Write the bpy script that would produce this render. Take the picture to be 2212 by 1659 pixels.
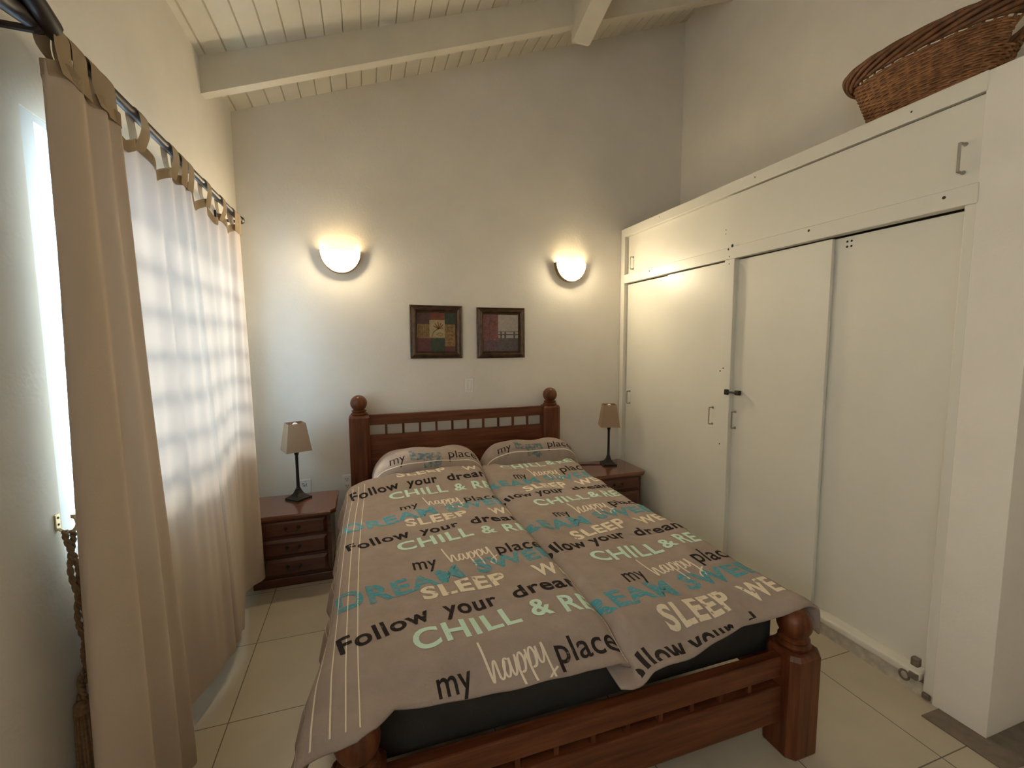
import bpy, bmesh, math, random
from mathutils import Vector, Matrix

for o in list(bpy.data.objects):
    bpy.data.objects.remove(o)
SC = bpy.context.scene
COL = SC.collection
PI = math.pi
random.seed(4)

# ------------------------------------------------------------------ camera
cam_d = bpy.data.cameras.new('camera')
cam = bpy.data.objects.new('camera', cam_d)
COL.objects.link(cam)
SC.camera = cam
cam_d.sensor_width = 36.0
cam_d.lens = 960.18 / 2212 * 36.0
cam_d.clip_start = 0.02
yaw, pitch, roll = .319904, .0931938, .0055011
_f = Vector((math.sin(yaw) * math.cos(pitch), math.cos(yaw) * math.cos(pitch), -math.sin(pitch)))
_r = Vector((math.cos(yaw), -math.sin(yaw), 0))
_d = _f.cross(_r)
_rr = _r * math.cos(roll) + _d * math.sin(roll)
_dd = _d * math.cos(roll) - _r * math.sin(roll)
cam.matrix_world = Matrix(((_rr.x, -_dd.x, -_f.x, 0), (_rr.y, -_dd.y, -_f.y, 0), (_rr.z, -_dd.z, -_f.z, 1.49), (0, 0, 0, 1)))

# ------------------------------------------------------------------ view, world, daylight
vs = SC.view_settings
SC.display_settings.display_device = 'sRGB'
vs.view_transform = 'Standard'
vs.look = 'None'
vs.gamma = 1
vs.use_curve_mapping = False
vs.exposure = 2.2

W = bpy.data.worlds.new('daylight')
SC.world = W
W.use_nodes = True
W.node_tree.nodes['Background'].inputs[0].default_value = (.56, .78, 1.0, 1)
W.node_tree.nodes['Background'].inputs[1].default_value = 4.0

def light(name, kind, loc, energy, color, **k):
    d = bpy.data.lights.new(name, kind)
    d.energy = energy
    d.color = color
    for a, b in k.items():
        setattr(d, a, b)
    o = bpy.data.objects.new(name, d)
    COL.objects.link(o)
    o.location = loc
    return o

sun = light('sun', 'SUN', (-3, 1.5, 4), 3.5, (1.0, .93, .84), angle=math.radians(9))
sun.rotation_euler = Vector((1.0, .22, -.62)).to_track_quat('-Z', 'Y').to_euler()
portal = light('window_daylight', 'AREA', (-.935, 2.24, 1.48), 1, (1, 1, 1), shape='RECTANGLE', size=1.57, size_y=1.18)
portal.rotation_euler = (PI / 2, 0, -PI / 2)
portal.data.cycles.is_portal = True

fill_portal = light('fill_window_portal', 'AREA', (-.935, -.525, 1.85), 1, (1, 1, 1), shape='RECTANGLE', size=1.25, size_y=1.0)  # sky portal for the added fill window
fill_portal.rotation_euler = (PI / 2, 0, -PI / 2)
fill_portal.data.cycles.is_portal = True

# ------------------------------------------------------------------ materials
MATS = {}

def nd(nt, t, **k):
    n = nt.nodes.new(t)
    for a, b in k.items():
        setattr(n, a, b)
    return n

def mat(name, base, rough=.6, var=0, vscale=8, stretch=(1, 1, 1), bump=0, bscale=60, metal=0, coat=0, dark=None, spec=.5):
    """Principled with procedural mottling (var) in object space and a fine bump."""
    m = bpy.data.materials.new(name)
    m.use_nodes = True
    nt = m.node_tree
    p = nt.nodes['Principled BSDF']
    p.inputs['Roughness'].default_value = rough
    p.inputs['Metallic'].default_value = metal
    p.inputs['Coat Weight'].default_value = coat
    p.inputs['Coat Roughness'].default_value = .15
    p.inputs['Specular IOR Level'].default_value = spec
    p.inputs['Base Color'].default_value = (*base, 1)
    tc = nd(nt, 'ShaderNodeTexCoord')
    mp = nd(nt, 'ShaderNodeMapping')
    mp.inputs['Scale'].default_value = stretch
    nt.links.new(tc.outputs['Object'], mp.inputs['Vector'])
    if var:
        n = nd(nt, 'ShaderNodeTexNoise')
        n.inputs['Scale'].default_value = vscale
        n.inputs['Detail'].default_value = 6
        n.inputs['Roughness'].default_value = .6
        nt.links.new(mp.outputs[0], n.inputs['Vector'])
        r = nd(nt, 'ShaderNodeValToRGB')
        d = dark or tuple(c * (1 - var) for c in base)
        l = tuple(min(1, c * (1 + var * .6)) for c in base)
        r.color_ramp.elements[0].position = .3
        r.color_ramp.elements[0].color = (*d, 1)
        r.color_ramp.elements[1].position = .7
        r.color_ramp.elements[1].color = (*l, 1)
        nt.links.new(n.outputs['Fac'], r.inputs[0])
        nt.links.new(r.outputs[0], p.inputs['Base Color'])
    if bump:
        n2 = nd(nt, 'ShaderNodeTexNoise')
        n2.inputs['Scale'].default_value = bscale
        n2.inputs['Detail'].default_value = 4
        nt.links.new(mp.outputs[0], n2.inputs['Vector'])
        b = nd(nt, 'ShaderNodeBump')
        b.inputs['Strength'].default_value = bump
        b.inputs['Distance'].default_value = .004
        nt.links.new(n2.outputs['Fac'], b.inputs['Height'])
        nt.links.new(b.outputs[0], p.inputs['Normal'])
    MATS[name] = m
    return m

M_wall = mat('wall_plaster', (.82, .768, .692), .75, .05, 2.5, bump=.25, bscale=70)
M_ceil = mat('ceiling_paint', (.72, .66, .54), .6, .06, 5, bump=.12, bscale=40)
M_beam = mat('beam_paint', (.70, .64, .53), .6, .05, 6, bump=.12, bscale=40)
M_closet = mat('wardrobe_paint', (.74, .71, .63), .38, .03, 3, bump=.10, bscale=90)
M_trim = mat('trim_paint', (.78, .75, .67), .4, .03, 5, bump=.08, bscale=90)
M_concrete = mat('plinth_cement', (.52, .47, .38), .8, .25, 30, bump=.5, bscale=80)
M_strip = mat('dark_grey_brown', (.18, .145, .11), .75, .2, 25, bump=.3, bscale=60)
WC, WD = (.150, .046, .017), (.062, .016, .006)
M_woodx = mat('red_wood_x', WC, .42, .4, 9, (.35, 5, 5), bump=.05, bscale=30, coat=.12, dark=WD, spec=.3)
M_woody = mat('red_wood_y', WC, .42, .4, 9, (5, .35, 5), bump=.05, bscale=30, coat=.12, dark=WD, spec=.3)
M_woodz = mat('red_wood_z', WC, .42, .4, 9, (5, 5, .35), bump=.05, bscale=30, coat=.12, dark=WD, spec=.3)
M_nsx = mat('nightstand_wood', (.11, .032, .016), .3, .35, 8, (.4, 5, 5), bump=.05, coat=.4, dark=(.05, .013, .008))
M_nstop = mat('nightstand_top_wood', (.17, .055, .028), .22, .3, 8, (.4, 5, 5), coat=.6, dark=(.10, .03, .016))
M_rod = mat('dark_rod_wood', (.022, .010, .008), .5, .4, 20)
M_black = mat('black_iron', (.010, .009, .009), .45, .2, 30, bump=.1)
M_hole = mat('screw_hole', (.03, .025, .02), .8)
M_steel = mat('dull_steel', (.38, .36, .32), .35, .1, 30, metal=.9)
M_brass = mat('brass', (.42, .30, .12), .3, .15, 20, metal=1)
M_brassl = mat('pale_brass', (.62, .52, .32), .35, .1, 20, metal=.9)
M_bronze = mat('bronze_frame', (.075, .042, .022), .32, .5, 25, metal=.45, coat=.2)
M_white = mat('white_plastic', (.86, .84, .79), .35)
M_ink = mat('pen_ink', (.06, .055, .06), .7)
M_rope = mat('rope_cord', (.25, .155, .085), .85, .3, 80, bump=.4, bscale=200)
M_wick = mat('wicker', (.30, .135, .05), .55, .45, 30, bump=.2, bscale=80, dark=(.13, .05, .018))
M_wick2 = mat('wicker_rim', (.20, .085, .032), .55, .4, 30, bump=.2, bscale=80, dark=(.08, .03, .012))
CLOTH = (.355, .282, .243)
M_cloth = mat('grey_brown_cotton', CLOTH, .9, .10, 14, bump=.35, bscale=160, spec=.15)
M_sheet = mat('charcoal_sheet', (.046, .043, .041), .9, .1, 20, bump=.2, bscale=150, spec=.15)
M_alu = mat('white_window_metal', (.74, .77, .80), .4)
M_shadein = mat('shade_lining', (.35, .22, .12), .8)

def print_mat(name, ink, lo, hi, scale, stretch=(1, 1, 1)):
    m = mat(name, ink, .9, spec=.1)
    nt = m.node_tree
    p = nt.nodes['Principled BSDF']
    tc = nd(nt, 'ShaderNodeTexCoord')
    mp = nd(nt, 'ShaderNodeMapping')
    mp.inputs['Scale'].default_value = stretch
    n = nd(nt, 'ShaderNodeTexNoise')
    n.inputs['Scale'].default_value = scale
    n.inputs['Detail'].default_value = 5
    r = nd(nt, 'ShaderNodeValToRGB')
    r.color_ramp.elements[0].position = lo
    r.color_ramp.elements[0].color = (*CLOTH, 1)
    r.color_ramp.elements[1].position = hi
    r.color_ramp.elements[1].color = (*ink, 1)
    nt.links.new(tc.outputs['Object'], mp.inputs[0])
    nt.links.new(mp.outputs[0], n.inputs['Vector'])
    nt.links.new(n.outputs['Fac'], r.inputs[0])
    nt.links.new(r.outputs[0], p.inputs['Base Color'])
    return m

M_teal = print_mat('teal_print', (.065, .31, .39), .30, .52, 55, (1, 2.6, 1))
M_cream = print_mat('cream_print', (.76, .66, .51), .33, .40, 38)
M_dark = print_mat('dark_print', (.028, .022, .022), .20, .36, 60)
M_mint = print_mat('mint_print', (.56, .76, .64), .25, .36, 50)
M_line = mat('line_print', (.76, .66, .54), .9)
M_faded = print_mat('faded_teal_print', (.095, .16, .18), .35, .62, 45)

def cloth_translucent(name, col, tr, mixf):
    m = bpy.data.materials.new(name)
    m.use_nodes = True
    nt = m.node_tree
    nt.nodes.remove(nt.nodes['Principled BSDF'])
    out = nt.nodes['Material Output']
    d = nd(nt, 'ShaderNodeBsdfDiffuse')
    t = nd(nt, 'ShaderNodeBsdfTranslucent')
    mx = nd(nt, 'ShaderNodeMixShader')
    mx.inputs[0].default_value = mixf
    tc = nd(nt, 'ShaderNodeTexCoord')
    n = nd(nt, 'ShaderNodeTexNoise')
    n.inputs['Scale'].default_value = 220
    n.inputs['Detail'].default_value = 3
    nt.links.new(tc.outputs['Object'], n.inputs['Vector'])
    b = nd(nt, 'ShaderNodeBump')
    b.inputs['Strength'].default_value = .25
    b.inputs['Distance'].default_value = .002
    nt.links.new(n.outputs['Fac'], b.inputs['Height'])
    nt.links.new(b.outputs[0], d.inputs['Normal'])
    d.inputs['Color'].default_value = (*col, 1)
    t.inputs['Color'].default_value = (*tr, 1)
    nt.links.new(d.outputs[0], mx.inputs[1])
    nt.links.new(t.outputs[0], mx.inputs[2])
    nt.links.new(mx.outputs[0], out.inputs[0])
    MATS[name] = m
    return m

M_curtain = cloth_translucent('cream_curtain', (.68, .56, .45), (.42, .325, .265), .20)
M_tab = cloth_translucent('curtain_tab', (.46, .36, .25), (.6, .46, .32), .15)
M_shade = cloth_translucent('parchment_shade', (.48, .35, .24), (.55, .42, .30), .25)

def emis(name, col, s):
    m = bpy.data.materials.new(name)
    m.use_nodes = True
    p = m.node_tree.nodes['Principled BSDF']
    p.inputs['Base Color'].default_value = (.8, .75, .6, 1)
    p.inputs['Roughness'].default_value = .3
    p.inputs['Emission Color'].default_value = (*col, 1)
    p.inputs['Emission Strength'].default_value = s
    MATS[name] = m
    return m

M_glow = emis('lit_glass', (1.0, .80, .42), 22.0)
M_bulb = emis('lit_bulb', (1.0, .78, .42), 12)

def glass(name, col=(.86, .93, .95)):
    m = bpy.data.materials.new(name)
    m.use_nodes = True
    nt = m.node_tree
    nt.nodes.remove(nt.nodes['Principled BSDF'])
    t = nd(nt, 'ShaderNodeBsdfTransparent')
    g = nd(nt, 'ShaderNodeBsdfGlossy')
    t.inputs[0].default_value = (*col, 1)
    g.inputs['Roughness'].default_value = .05
    mx = nd(nt, 'ShaderNodeMixShader')
    mx.inputs[0].default_value = .08
    nt.links.new(t.outputs[0], mx.inputs[1])
    nt.links.new(g.outputs[0], mx.inputs[2])
    nt.links.new(mx.outputs[0], nt.nodes['Material Output'].inputs[0])
    MATS[name] = m
    return m

M_glass = glass('louvre_glass')
M_tint = cloth_translucent('frosted_fill_pane', (.80, .78, .74), (.82, .74, .66), .85)  # diffusing pane of the added fill window

# floor tiles
M_floor = mat('floor_tile', (.42, .36, .265), .28, spec=.4)
def _floor():
    nt = M_floor.node_tree
    p = nt.nodes['Principled BSDF']
    tc = nd(nt, 'ShaderNodeTexCoord')
    mp = nd(nt, 'ShaderNodeMapping')
    mp.inputs['Location'].default_value = (.56 / .495, -1.400 / .495, 0)
    mp.inputs['Scale'].default_value = (1 / .495, 1 / .495, 1)
    br = nd(nt, 'ShaderNodeTexBrick', offset=0, squash=1)
    br.inputs['Scale'].default_value = 1
    br.inputs['Brick Width'].default_value = 1
    br.inputs['Row Height'].default_value = 1
    br.inputs['Mortar Size'].default_value = .0045
    br.inputs['Mortar Smooth'].default_value = .2
    br.inputs['Bias'].default_value = 0
    br.inputs['Color1'].default_value = (.60, .52, .40, 1)
    br.inputs['Color2'].default_value = (.57, .49, .375, 1)
    br.inputs['Mortar'].default_value = (.16, .125, .085, 1)
    n = nd(nt, 'ShaderNodeTexNoise')
    n.inputs['Scale'].default_value = 6
    n.inputs['Detail'].default_value = 6
    mx = nd(nt, 'ShaderNodeMixRGB', blend_type='MULTIPLY')
    mx.inputs[0].default_value = .25
    nt.links.new(tc.outputs['Object'], mp.inputs[0])
    nt.links.new(mp.outputs[0], br.inputs['Vector'])
    nt.links.new(tc.outputs['Object'], n.inputs['Vector'])
    nt.links.new(br.outputs['Color'], mx.inputs[1])
    nt.links.new(n.outputs['Fac'], mx.inputs[2])
    nt.links.new(mx.outputs[0], p.inputs['Base Color'])
_floor()

# ------------------------------------------------------------------ mesh helpers
def BM():
    return bmesh.new()

def obj(name, bm, m, parent=None, smooth=False, label=None, loc=None):
    me = bpy.data.meshes.new(name)
    if not isinstance(m, (list, tuple)):
        m = [m]
    for x in m:
        me.materials.append(x)
    bmesh.ops.recalc_face_normals(bm, faces=bm.faces)
    bm.to_mesh(me)
    bm.free()
    if smooth:
        for p in me.polygons:
            p.use_smooth = True
        if smooth != 'all':
            me.set_sharp_from_angle(angle=math.radians(38))
    o = bpy.data.objects.new(name, me)
    COL.objects.link(o)
    if parent is not None:
        o.parent = parent
    if label:
        o['label'] = label
    if loc is not None:
        o.location = loc
    return o

def thing(name, label, cat, loc=(0, 0, 0), rz=0, group=None):
    o = bpy.data.objects.new(name, None)
    COL.objects.link(o)
    o.empty_display_size = .1
    o.location = loc
    o.rotation_euler = (0, 0, rz)
    return tag(o, label, cat, group)

def tag(o, label, cat, group=None):
    o['label'] = label
    o['category'] = cat
    if group:
        o['group'] = group
    return o

def struct(name, bm, m, parent=None, smooth=False):
    o = obj(name, bm, m, parent, smooth)
    if parent is None:
        o['kind'] = 'structure'
    return o

def box(bm, x0, x1, y0, y1, z0, z1, bev=0, seg=2, mi=0):
    r = bmesh.ops.create_cube(bm, size=1)
    vs_ = r['verts']
    for v in vs_:
        v.co = Vector((x0 + (v.co.x + .5) * (x1 - x0), y0 + (v.co.y + .5) * (y1 - y0), z0 + (v.co.z + .5) * (z1 - z0)))
    fs = set(f for v in vs_ for f in v.link_faces)
    for f in fs:
        f.material_index = mi
    if bev:
        es = set(e for v in vs_ for e in v.link_edges)
        rb = bmesh.ops.bevel(bm, geom=list(es), offset=bev, segments=seg, affect='EDGES', profile=.5)
        for f in rb['faces']:
            f.material_index = mi
    return bm

def tube(bm, pts, r, n=8, closed=False, cap=True, mi=0):
    pts = [Vector(p) for p in pts]
    N = len(pts)
    rs = r if isinstance(r, (list, tuple)) else [r] * N
    rings = []
    up = Vector((0, 0, 1))
    prev = None
    for i, p in enumerate(pts):
        if closed:
            t = pts[(i + 1) % N] - pts[i - 1]
        else:
            t = pts[min(i + 1, N - 1)] - pts[max(i - 1, 0)]
        t.normalize()
        if prev is None:
            a = up if abs(t.z) < .9 else Vector((1, 0, 0))
            u = t.cross(a).normalized()
        else:
            u = prev - t * prev.dot(t)
            if u.length < 1e-6:
                u = t.orthogonal()
            u.normalize()
        prev = u
        w = t.cross(u)
        rings.append([bm.verts.new(p + (u * math.cos(2 * PI * k / n) + w * math.sin(2 * PI * k / n)) * rs[i]) for k in range(n)])
    M = N if closed else N - 1
    for i in range(M):
        a, b = rings[i], rings[(i + 1) % N]
        for k in range(n):
            f = bm.faces.new((a[k], a[(k + 1) % n], b[(k + 1) % n], b[k]))
            f.material_index = mi
    if cap and not closed:
        bm.faces.new(rings[0][::-1]).material_index = mi
        bm.faces.new(rings[-1]).material_index = mi
    return bm

def lathe(bm, prof, n=24, c=(0, 0, 0), mi=0, square=False, ang=0):
    """prof: (radius, z) from bottom to top. square=True gives a 4-sided loft."""
    if square:
        n = 4
    rings = []
    for r, z in prof:
        rings.append([bm.verts.new((c[0] + r * math.cos(2 * PI * k / n + ang), c[1] + r * math.sin(2 * PI * k / n + ang), c[2] + z)) for k in range(n)])
    for a, b in zip(rings, rings[1:]):
        for k in range(n):
            bm.faces.new((a[k], a[(k + 1) % n], b[(k + 1) % n], b[k])).material_index = mi
    bm.faces.new(rings[0][::-1]).material_index = mi
    bm.faces.new(rings[-1]).material_index = mi
    return bm

def prism(bm, poly, axis, a, b, mi=0):
    """poly of 2D points extruded along axis ('x','y','z') from a to b."""
    def P(p, t):
        if axis == 'z':
            return (p[0], p[1], t)
        if axis == 'y':
            return (p[0], t, p[1])
        return (t, p[0], p[1])
    A = [bm.verts.new(P(p, a)) for p in poly]
    B = [bm.verts.new(P(p, b)) for p in poly]
    n = len(poly)
    bm.faces.new(A[::-1]).material_index = mi
    bm.faces.new(B).material_index = mi
    for k in range(n):
        bm.faces.new((A[k], A[(k + 1) % n], B[(k + 1) % n], B[k])).material_index = mi
    return bm

def spline(pts, n=8):
    """Catmull-Rom through pts."""
    pts = [Vector(p) for p in pts]
    out = []
    for i in range(len(pts) - 1):
        p0, p1, p2, p3 = pts[max(i - 1, 0)], pts[i], pts[i + 1], pts[min(i + 2, len(pts) - 1)]
        for k in range(n):
            t = k / n
            out.append(.5 * ((2 * p1) + (p2 - p0) * t + (2 * p0 - 5 * p1 + 4 * p2 - p3) * t * t + (3 * p1 - p0 - 3 * p2 + p3) * t ** 3))
    out.append(pts[-1])
    return out

def lerp_tab(tab, x):
    if x <= tab[0][0]:
        return tab[0][1]
    for (a, b), (c, d) in zip(tab, tab[1:]):
        if x <= c:
            return b + (d - b) * (x - a) / (c - a)
    return tab[-1][1]

def sm(t):
    t = 0.0 if t < 0 else (1.0 if t > 1 else t)
    return t * t * (3 - 2 * t)

# ------------------------------------------------------------------ room shell
XL, XC, XR, YB, YF = -.775, 2.161, 2.77, 3.474, -1.3
CZ, CS = 3.2774, .3597                    # ceiling height = CZ + CS * x
def ceil_z(x):
    return CZ + CS * x

HY0, HY1, HZ0, HZ1 = -1.15, .10, 1.35, 2.35
WY0, WY1, WZ0, WZ1 = 1.455, 2.985, .90, 2.075
bm = BM(); box(bm, XL - .16, XR + .2, YF - .2, YB + .2, -.1, 0); struct('floor', bm, M_floor)
bm = BM()
box(bm, XL - .15, XL, YF - .15, HY0, -.0, ceil_z(XL) + .02)
box(bm, XL - .15, XL, HY1, WY0, -.0, ceil_z(XL) + .02)
box(bm, XL - .15, XL, HY0, HY1, 0, HZ0)
box(bm, XL - .15, XL, HY0, HY1, HZ1, ceil_z(XL) + .02)
box(bm, XL - .15, XL, WY1, YB + .15, -.0, ceil_z(XL) + .02)
box(bm, XL - .15, XL, WY0, WY1, 0, WZ0)
box(bm, XL - .15, XL, WY0, WY1, WZ1, ceil_z(XL) + .02)
struct('wall_left', bm, M_wall)
bm = BM(); prism(bm, [(XL, 0), (XR + .15, 0), (XR + .15, ceil_z(XR + .15)), (XL, ceil_z(XL))], 'y', YB, YB + .15); struct('wall_back', bm, M_wall)
bm = BM(); box(bm, XR, XR + .15, YF - .15, YB, 0, ceil_z(XR) + .05); struct('wall_right', bm, M_wall)
# nib wall that closes the wardrobe towards the viewer
bm = BM(); box(bm, XC + .001, XR, .90, 1.068, 0, 2.452, .001, 1); struct('wall_return', bm, M_wall)
bm = BM(); prism(bm, [(XC - .105, 1.045), (XC - .001, 1.045), (XC - .001, .899), (XR - .01, .899), (XR - .01, .74), (XC - .105, .80)], 'z', 0, .004); struct('floor_strip', bm, M_strip)  # thin flat dark strip on the floor around the nib's foot
# plain wall behind the viewer
bm = BM(); prism(bm, [(XL, 0), (XR, 0), (XR, ceil_z(XR)), (XL, ceil_z(XL))], 'y', YF - .15, YF); struct('wall_front', bm, M_wall)
# added window beside the viewer, out of view, brings in fill light
bm = BM()
for k in range(4):
    yy = HY0 + (HY1 - HY0 - .05) * k / 3
    box(bm, XL - .10, XL - .05, yy, yy + .05, HZ0 + .001, HZ1 - .001)
for z0, z1 in ((HZ0 + .001, HZ0 + .04), (HZ1 - .04, HZ1 - .001)):
    box(bm, XL - .099, XL - .051, HY0 + .001, HY1 - .001, z0, z1)
fill_win = struct('fill_window', bm, M_alu)
bm = BM(); box(bm, XL - .078, XL - .072, HY0 + .05, HY1 - .05, HZ0 + .04, HZ1 - .04); obj('fill_pane', bm, M_tint, fill_win)

# boarded ceiling: tongue-and-groove boards along y, V-joints every 98.5 mm
bm = BM()
w, g, dep = .0985, .0042, .010
x = -.643 - 3 * w
prof = []
while x < XR + .3:
    prof += [(x - g, ceil_z(x - g)), (x, ceil_z(x) + dep), (x + g, ceil_z(x + g))]
    x += w
top = [(p[0], ceil_z(p[0]) + .06) for p in (prof[-1], prof[0])]
prism(bm, prof + top, 'y', YF - .15, YB + .15)
struct('ceiling', bm, M_ceil)
# cross beam (rafter) following the slope
BY0, BY1, BH = 2.88, 2.945, .185
bm = BM()
prism(bm, [(XL - .02, ceil_z(XL - .02) - BH), (XR + .02, ceil_z(XR + .02) - BH), (XR + .02, ceil_z(XR + .02) + .01), (XL - .02, ceil_z(XL - .02) + .01)], 'y', BY0, BY1)
struct('trim_2', bm, M_beam)
# stub beam rising towards the viewer
bm = BM()
def stub(y):
    return 3.50 + (2.93 - y) * .33
pts = []
for (y, sh) in ((2.93, .028), (2.925, .012), (2.90, 0), (1.9, 0)):
    z = stub(y)
    pts.append([bm.verts.new(v) for v in ((1.405 + sh * .4, y, z + sh), (1.535 - sh * .4, y, z + sh), (1.535, y, z + .24), (1.405, y, z + .24))])
for a, b in zip(pts, pts[1:]):
    for k in range(4):
        bm.faces.new((a[k], a[(k + 1) % 4], b[(k + 1) % 4], b[k]))
bm.faces.new(pts[0]); bm.faces.new(pts[-1][::-1])
struct('trim_3', bm, M_beam)

# window with louvre blades and a bar grille outside
bm = BM()
fx0, fx1 = XL - .10, XL - .004
fw = .055
box(bm, fx0, fx1, WY0 + .001, WY0 + fw, WZ0 + .001, WZ1 - .001)
box(bm, fx0, fx1, WY1 - fw, WY1 - .001, WZ0 + .001, WZ1 - .001)
box(bm, fx0, fx1 - .001, WY0 + .002, WY1 - .002, WZ0 + .0015, WZ0 + .03)
box(bm, fx0, fx1 - .001, WY0 + .002, WY1 - .002, WZ1 - .018, WZ1 - .0015)
win = struct('window_1', bm, M_alu)
for yy in (1.92, 2.43):
    bm = BM(); box(bm, fx0 + .01, fx1 - .02, yy - .02, yy + .02, WZ0, WZ1); obj('mullion', bm, M_alu, win)
zz = WZ0 + .09
while zz < WZ1 - .03:
    bm = BM()
    a = math.radians(38)
    c, s = math.cos(a) * .062, math.sin(a) * .062
    xm = XL - .055
    prism(bm, [(xm - s, zz + -c), (xm - s + .006, zz - c), (xm + s + .006, zz + c), (xm + s, zz + c)], 'y', WY0 + fw, WY1 - fw)
    obj('louvre', bm, M_glass, win)
    bm = BM(); box(bm, XL - .135, XL - .115, WY0, WY1, zz - .020, zz + .020); obj('bar', bm, M_alu, win)
    zz += .150

# ------------------------------------------------------------------ wardrobe
WD_ = thing('wardrobe', 'long built-in white wardrobe with sliding doors along the right wall', 'wardrobe', (XC, 2.28, 0))
def wpart(name, bm, m, parent=None, **k):
    o = obj(name, bm, m, parent or WD_, **k)
    if parent is None:
        o.matrix_parent_inverse = Matrix.Translation((-XC, -2.28, 0))
    return o
ZT = 2.455
YW0, YW1 = 1.064, YB - .002
bm = BM()
box(bm, XC, XC + .06, YW1 - .058, YW1, 0, ZT, .003)                      # left stile
box(bm, XC, XC + .06, 2.198, 2.276, .10, 1.998, .003)                    # mullion
box(bm, XC - .004, XC + .05, YW0, YW1 - .058, 1.993, 2.066, .003)          # middle rail
box(bm, XC - .002, XC + .06, YW0, YW1 - .058, 2.385, ZT, .003)             # top rail
box(bm, XC + .002, XC + .075, YW0, YW0 + .040, .03, 1.995, .006, 3)       # right stile
box(bm, XC + .01, XR - .004, YW0, YW1, 2.43, ZT - .001)                   # top board
# screw holes in rails
def dots(lst, r=.006, x=XC - .0052):
    for y, z in lst:
        vs_ = [bm.verts.new((x, y + r * math.cos(k * PI / 4), z + r * math.sin(k * PI / 4))) for k in range(8)]
        bm.faces.new(vs_).material_index = 1
dots([(3.05, 2.045), (2.245, 2.055), (1.72, 2.045), (1.165, 2.040)], .0065)
dots([(2.235, 2.010), (2.235, 1.965)], .004)
dots([(2.215, 2.071)], .010, XC - .0045)
dots([(2.94, 2.432), (2.07, 2.425), (1.30, 2.42)], .004, XC - .003)
dots([(2.262, .83), (2.255, 1.32)], .005, XC - .001)
wpart('frame', bm, [M_closet, M_hole])
bm = BM()
box(bm, XC + .006, XC + .09, YW0, YW1 - .004, 0, .062)
wpart('plinth', bm, M_concrete)
bm = BM()
box(bm, XC - .006, XC + .075, YW0 + .05, YW1 - .058, .062, .100, .012, 3)
wpart('bottom_track', bm, M_closet)

def handle(parent, x, y, z0, z1, r=.0038, out=.030):
    """Bent-wire pull on a panel whose face is at x, seen edge-on along y."""
    bm = BM()
    tube(bm, spline([(x, y, z0), (x - out * .9, y, z0), (x - out, y, z0 + .008), (x - out, y, z1 - .008), (x - out * .9, y, z1), (x, y, z1)], 5), r, 8)
    for z in (z0, z1):
        tube(bm, [(x, y, z), (x - .003, y, z)], .008, 10)
    o = obj('handle', bm, M_steel, parent, smooth=True)
    return o

def panel(name, y0, y1, z0, z1, x, holes=()):
    bm = BM()
    box(bm, x, x + .020, y0, y1, z0, z1, .0015, 1)
    for y, z in holes:
        r = .0055
        vs_ = [bm.verts.new((x - .0006, y + r * math.cos(k * PI / 4), z + r * math.sin(k * PI / 4))) for k in range(8)]
        bm.faces.new(vs_).material_index = 1
    return wpart(name, bm, [M_closet, M_hole])
dA = panel('sliding_door', 2.80, YW1 - .062, .10, 1.985, XC + .036)
handle(dA, XC + .036, 3.348, .955, 1.06)
dB = panel('sliding_door', 2.262, 2.842, .10, 1.985, XC + .010, [(2.29, 1.30)])
handle(dB, XC + .010, 2.342, .948, 1.057)
dC = panel('sliding_door', 1.620, 2.21, .10, 1.985, XC + .030)
handle(dC, XC + .030, 2.172, .949, 1.050)
dD = panel('sliding_door', 1.09, 1.66, .10, 1.985, XC + .054, [(1.565, 1.962), (1.545, 1.962), (1.565, 1.938), (1.545, 1.938)])
uA = panel('upper_door', 2.25, YW1 - .062, 2.062, 2.392, XC + .036, [(2.31, 2.19), (2.31, 2.165)])
handle(uA, XC + .036, 3.335, 2.107, 2.206)
uB = panel('upper_door', YW0 + .004, 2.283, 2.068, 2.378, XC + .008)
handle(uB, XC + .008, 1.118, 2.118, 2.221, .005, .034)
# black child-lock between mullion and third door
bm = BM()
box(bm, XC - .016, XC + .001, 2.200, 2.226, 1.155, 1.190, .004)
box(bm, XC - .006, XC + .016, 2.120, 2.155, 1.160, 1.188, .004)
tube(bm, [(XC - .008, 2.205, 1.172), (XC - .002, 2.14, 1.174)], .006, 8)
wpart('latch', bm, M_black, label='black plastic latch across the door gap')
# small dark bolt fittings at the foot of the right stile
bm = BM(); box(bm, XC - .006, XC + .02, 1.122, 1.150, .120, .156, .004); wpart('bolt_catch', bm, M_strip)
bm = BM()
tube(bm, [(XC - .01, 1.165 + .018 * math.cos(t * PI / 8), .062 + .020 * math.sin(t * PI / 8)) for t in range(16)], .0045, 6, closed=True)
box(bm, XC - .014, XC + .006, 1.118, 1.150, .066, .092, .003)
wpart('bolt_ring', bm, M_strip)
bm = BM(); box(bm, XC - .004, XC + .02, 1.075, 1.105, .005, .030, .006); wpart('floor_catch', bm, M_strip)

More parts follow.
